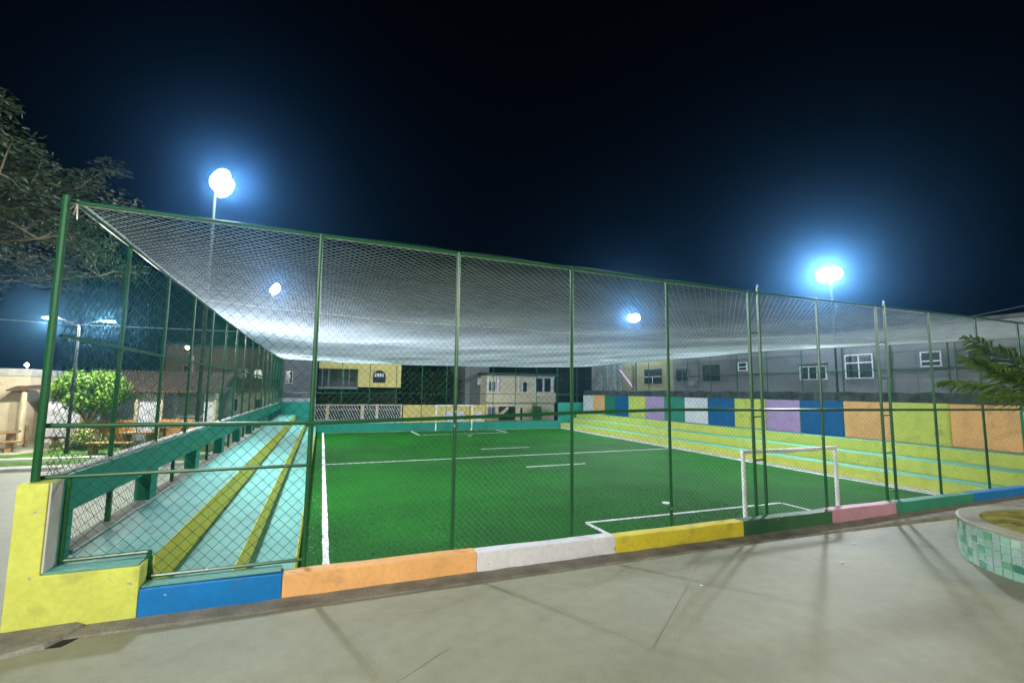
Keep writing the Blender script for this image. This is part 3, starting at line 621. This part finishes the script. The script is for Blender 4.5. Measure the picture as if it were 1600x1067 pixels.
for p0, p1 in ((514,563.5),(568.5,587),(591,626),(487,509)):
    a, b = at(p0,640,Y=Y).x, at(p1,640,Y=Y).x
    box('beam', CREAM, gt, a+.002, b-.002, 45.93, 46.07, zt, zt+.1); box('base', WHI, gt, a+.002, b-.002, 45.93, 46.07, -.6, zb); box('rail', FRAMEW, gt, a+.002, b-.002, 45.985, 46.015, zm, zm+.04)
    x = a-.5
    while x < b:
        x0, x1 = x, x+.62; z1, z0 = zt-.02, zb+.02; u0, u1 = max(a,x0), min(b,x1)
        if u1-u0 > .1: MB().path([(u0,46,z1-(u0-x0)/.62*(z1-z0)),(u1,46,z1-(u1-x0)/.62*(z1-z0))], .030, 4).build('bar', FRAMEW, gt)
        x += .24
hd = thing('dark_hedge', 'dark hedge of shrubs behind the slanted white gate', 'hedge', (3,48.8,-.6)); m_ = MB(); rn = random.Random(5)
for k in range(40): leafcloud(m_, (rn.uniform(-.5,7.4),rn.uniform(47.6,49.2),rn.uniform(.2,2.1)), (.7,.5,.5), 60, .2, rn, shell=.2)
m_.build('foliage', LEAFD, hd)
yw = thing('street_wall', 'yellow street wall with white panels beyond the far goal', 'wall', (11,46,-.6))
a, b = at(630,640,Y=46).x, at(758,640,Y=46).x; zt = at(700,632.5,Y=46).z
box('wall', YWALL, yw, a, b, 46, 46.2, -.6, zt)
for p0, p1, py in ((693,725,643),(743,752,643)): box('white_panel', WHI, yw, at(p0,650,Y=46).x, at(p1,650,Y=46).x, 45.95, 45.997, -.5, at(700,py,Y=46).z)
gb = thing('dark_grey_house', 'plain dark grey house between the yellow wall and the cream house', 'house', (16,51,-.6))
box('wall', GREYB, gb, at(727,600,Y=50).x, at(764,600,Y=50).x, 50, 57, -.6, at(740,570,Y=50).z); box('meter_box', FRAMEW, gb, at(746,590,Y=50).x, at(752,590,Y=50).x, 49.9, 49.998, at(746,601,Y=50).z, at(746,590,Y=50).z)
box('roof_edge', MOSS, gb, at(725,600,Y=50).x, at(768,600,Y=50).x, 49.7, 57.2, at(740,570,Y=50).z+.002, at(740,568,Y=50).z+.1)
h2 = thing('cream_house', 'two storey cream house with a balcony band and barred windows beyond the far goal', 'house', (20,48,-.6)); Y = 48
xa, xb = at(760,600,Y=Y).x, at(866,600,Y=Y).x; zt = at(810,586,Y=Y).z; zm = at(810,613,Y=Y).z; zg = at(810,629,Y=Y).z
box('upper_wall', CREAM, h2, xa, xb, 48, 56, zm, zt); box('ground_wall', CREAM, h2, xa, xb, 48.002, 56, -.6, zg); box('balcony_band', BEIGE, h2, xa-.05, xb+.05, 47.75, 55.9, zg+.002, zm-.002); box('roof', MOSS, h2, xa-.4, xb+.4, 47.4, 56.3, zt+.002, zt+.2)
for px in (760.5,776,808,834,861): x = at(px,600,Y=Y).x; box('column', FRAMEW, h2, x, x+.16, 47.78, 47.95, zm, zt)
box('upper_beam', FRAMEW, h2, xa, xb, 47.78, 47.95, zt-.16, zt-.001)
box('recess', BEIGE, h2, at(779,600,Y=Y).x, at(806,600,Y=Y).x, 47.97, 47.998, zm+.05, zt-.25)
win(h2,Y,762,596,774,611,2,bars=6); win(h2,Y,817,597,823,612,1); win(h2,Y,836,591,847.5,612,1); win(h2,Y,850,591,860,612,1); win(h2,Y,762,635.5,774,650,2,bars=7)
box('carport_opening', DARK, h2, at(779,640,Y=Y).x, at(805,640,Y=Y).x, 47.96, 48.0, -.55, at(790,635,Y=Y).z); box('door', DARK, h2, at(813,640,Y=Y).x, at(816,640,Y=Y).x, 47.96, 48.0, -.55, at(815,637,Y=Y).z); box('entry_opening', MGR, h2, at(832,640,Y=Y).x, at(846,640,Y=Y).x, 47.96, 48.0, -.55, at(840,634.5,Y=Y).z)
a = at(779,651,Y=47.7); b = at(793,637,Y=47.7); MB().hexa([(a.x,47.5,a.z-.15),(b.x,47.5,b.z-.15),(b.x,47.9,b.z-.15),(a.x,47.9,a.z-.15)], [(a.x,47.5,a.z+.25),(b.x,47.5,b.z+.1),(b.x,47.9,b.z+.1),(a.x,47.9,a.z+.25)]).build('stair', CREAM, h2)
pp = thing('garden_plant', 'leafy bright green plant at the entry of the cream house', 'plant', (at(836,648,Y=47).x,47,-.6)); m_ = MB(); leafcloud(m_, (pp.location.x,47,.5), (.5,.3,.8), 220, .25, rn, shell=.1); m_.build('foliage', LEAF, pp)
dk = thing('dark_trees', 'dark tree masses behind the yellow street wall', 'tree', (11,54,-.6)); m_ = MB()
for k in range(70): leafcloud(m_, (rn.uniform(7.8,15.5),rn.uniform(51,56),rn.uniform(.5,4.2)), (1.1,1,.8), 60, .3, rn, shell=.2)
m_.build('crown', LEAFD, dk); MB().path([(11,54,-.6),(11,54,2.5)], .2, 6).build('trunk', BARK, dk)
hb = thing('far_hill_house', 'small distant white house among the dark trees', 'house', (12,60,0)); box('wall', WHI, hb, at(663,600,Y=60).x, at(702,600,Y=60).x, 60, 64, at(680,611,Y=60).z, at(680,601,Y=60).z); box('roof', MOSS, hb, at(660,600,Y=60).x, at(705,600,Y=60).x, 59.8, 64.2, at(680,601,Y=60).z+.002, at(680,599,Y=60).z)
box('base', MOSS, hb, at(663,600,Y=60).x+.1, at(702,600,Y=60).x-.1, 60.1, 63.9, -.6, at(680,611,Y=60).z-.002)

sl = thing('siding_house', 'grey boarded house with a pale lower wall beyond the far left corner', 'house', (-2,47,-.6)); a = at(440,560,Y=47); b = at(497,622,Y=47)
box('upper_wall', GREYB, sl, a.x, b.x-.2, 47, 53, b.z, 5.3); box('lower_wall', WHI, sl, a.x-.3, b.x-.2, 46.9, 53, -.6, b.z-.002)
z = b.z+.12
while z < 5.2: box('board', GREYB, sl, a.x, b.x-.201, 46.97, 46.999, z, z+.2); z += .24
win(sl, 46.96, 448, 580, 456, 598, 2)
# ------------------------------------------------------------------ long buildings on the right
GX = 25.2
gbld = thing('grey_building', 'long grey rendered building with small windows behind the panel wall', 'building', (27,18,0))
def xwin(par, y0, y1, z0, z1, cols=2, rows=(), frame=FRAMEW):
    q = box('window', GLASS, par, GX-.03, GX-.004, y1, y0, z0, z1); fr = MB(); t = .05
    for (u0,u1,v0,v1) in ((y1-t,y0+t,z1,z1+t),(y1-t,y0+t,z0-t,z0),(y1-t,y1,z0+.001,z1-.001),(y0,y0+t,z0+.001,z1-.001)): fr.box(GX-.07,GX-.003,u0,u1,v0,v1)
    for k in range(1, cols): u = y1+(y0-y1)*k/cols; fr.box(GX-.06,GX-.031,u-.03,u+.03,z0,z1)
    for z in rows: fr.box(GX-.065,GX-.032,y1,y0,z-.03,z+.03)
    fr.build('frame', frame, q)
box('wall', GREYB, gbld, GX, 33, -6, 29.6, 0, 5.7); box('string_course', MOSS, gbld, GX-.025, GX+.02, -6, 29.59, 3.74, 3.79); box('roof_edge', MOSS, gbld, GX-.15, 33.1, -6.1, 29.62, 5.7, 5.85)
for y in (11.9,14.4,19.0,21.5,24,27): box('downpipe', GREYB, gbld, GX-.05, GX-.005, y-.03, y+.03, 2.8, 5.7)
xwin(gbld,16.46,15.2,3.47,4.59,2,(4.22,)); xwin(gbld,19.0,17.55,3.45,4.1,3); xwin(gbld,13.1,12.4,3.94,4.52,1,(4.14,)); xwin(gbld,11.4,9.9,3.95,4.5,2,(),GATEG); xwin(gbld,26.4,25.0,3.5,4.5,2,(),DARK); xwin(gbld,29.2,27.9,3.5,4.4,2,(),GREYB); xwin(gbld,23.3,22.7,4.1,4.55,1,(4.3,))
box('awning', GREYB, gbld, GX-.35, GX, 17.4, 19.1, 4.25, 4.32); box('air_conditioner', GATEG, gbld, GX-.4, GX-.003, 27.0, 27.7, 3.1, 3.45)
oc = thing('ochre_house', 'ochre house with a small barred window beyond the panel wall', 'house', (27,33,0))
box('wall', OCHRE, oc, GX+.05, 32, 29.63, 36.4, 0, 5.4); q = box('window', GLASS, oc, GX+.01, GX+.046, 31.0, 33.2, 3.3, 4.5)
MB().box(GX-.02,GX+.009,31.0,33.2,3.85,3.9).box(GX-.02,GX+.009,32.08,32.12,3.3,3.849).build('bars', FRAMEW, q)
MB().path([(GX-.1,36.6,4.6),(GX-.12,34.6,2.95)], .09, 8).build('slanted_pipe', PNK, oc); MB().path([(GX-.1,34.5,2.9),(GX-.1,34.5,4.9)], .05, 6).build('downpipe', MOSS, oc)
wh = thing('weathered_shed', 'weathered pale shed at the far right corner of the pitch', 'shed', (27,39,0)); box('wall', WEATH, wh, GX+.02, 31, 36.43, 41.6, 0, 5.1)
for y in (37.6,38.8,40.3): box('rib', WEATH, wh, GX-.02, GX+.018, y-.04, y+.04, 2.8, 5.0)
a = at(1540,490,X=40); b = at(1600,478,X=40); tag(MB().path([a+(a-b)*3, a, b, b+(b-a)*3], .025, 5).build('overhead_wire', STEEL), 'overhead wire in the sky at the right edge above the fence', 'wire')

# ------------------------------------------------------------------ small white flecks on the plaza
for px, py, s, lb in ((1334,850,.075,'white fleck on the plaza, the one nearest the pink wall block'),(1315,879,.07,'white fleck on the plaza in front of the pink wall block'),(1096,915,.04,'small white fleck lying near the middle of the plaza')):
    p = at(px,py,Z=0); m_ = MB(); ring = [(p.x+s*random.uniform(.6,1)*math.cos(t), p.y+s*.5*random.uniform(.6,1)*math.sin(t)) for t in (0,.9,1.8,2.7,3.6,4.5,5.4)]
    m_.hexa([(x,y,.004) for x,y in ring], [(x,y,.007+random.uniform(0,.006)) for x,y in ring]); tag(m_.build('pale_fleck', FLECK), lb, 'fleck', 'white flecks')

# ------------------------------------------------------------------ scattering volume added to imitate lens glow round the lamps
hz = MB().box(gx0-5, gx1+5, gy0-5, gy1+5, -2, 15).build('bloom', mat('unused', (1,1,1))); hz['kind'] = 'stuff'; tag(hz, 'thin scattering volume added to imitate the lens glow around the floodlights', 'bloom')
hm = bpy.data.materials.new('bloom'); hm.use_nodes = True; N = hm.node_tree.nodes; N.remove(N['Principled BSDF'])
v = N.new('ShaderNodeVolumePrincipled'); v.inputs['Density'].default_value = BLOOM; v.inputs['Color'].default_value = (.16,.48,.95,1); v.inputs['Anisotropy'].default_value = .92
hm.node_tree.links.new(v.outputs[0], N['Material Output'].inputs['Volume']); hz.data.materials[0] = hm
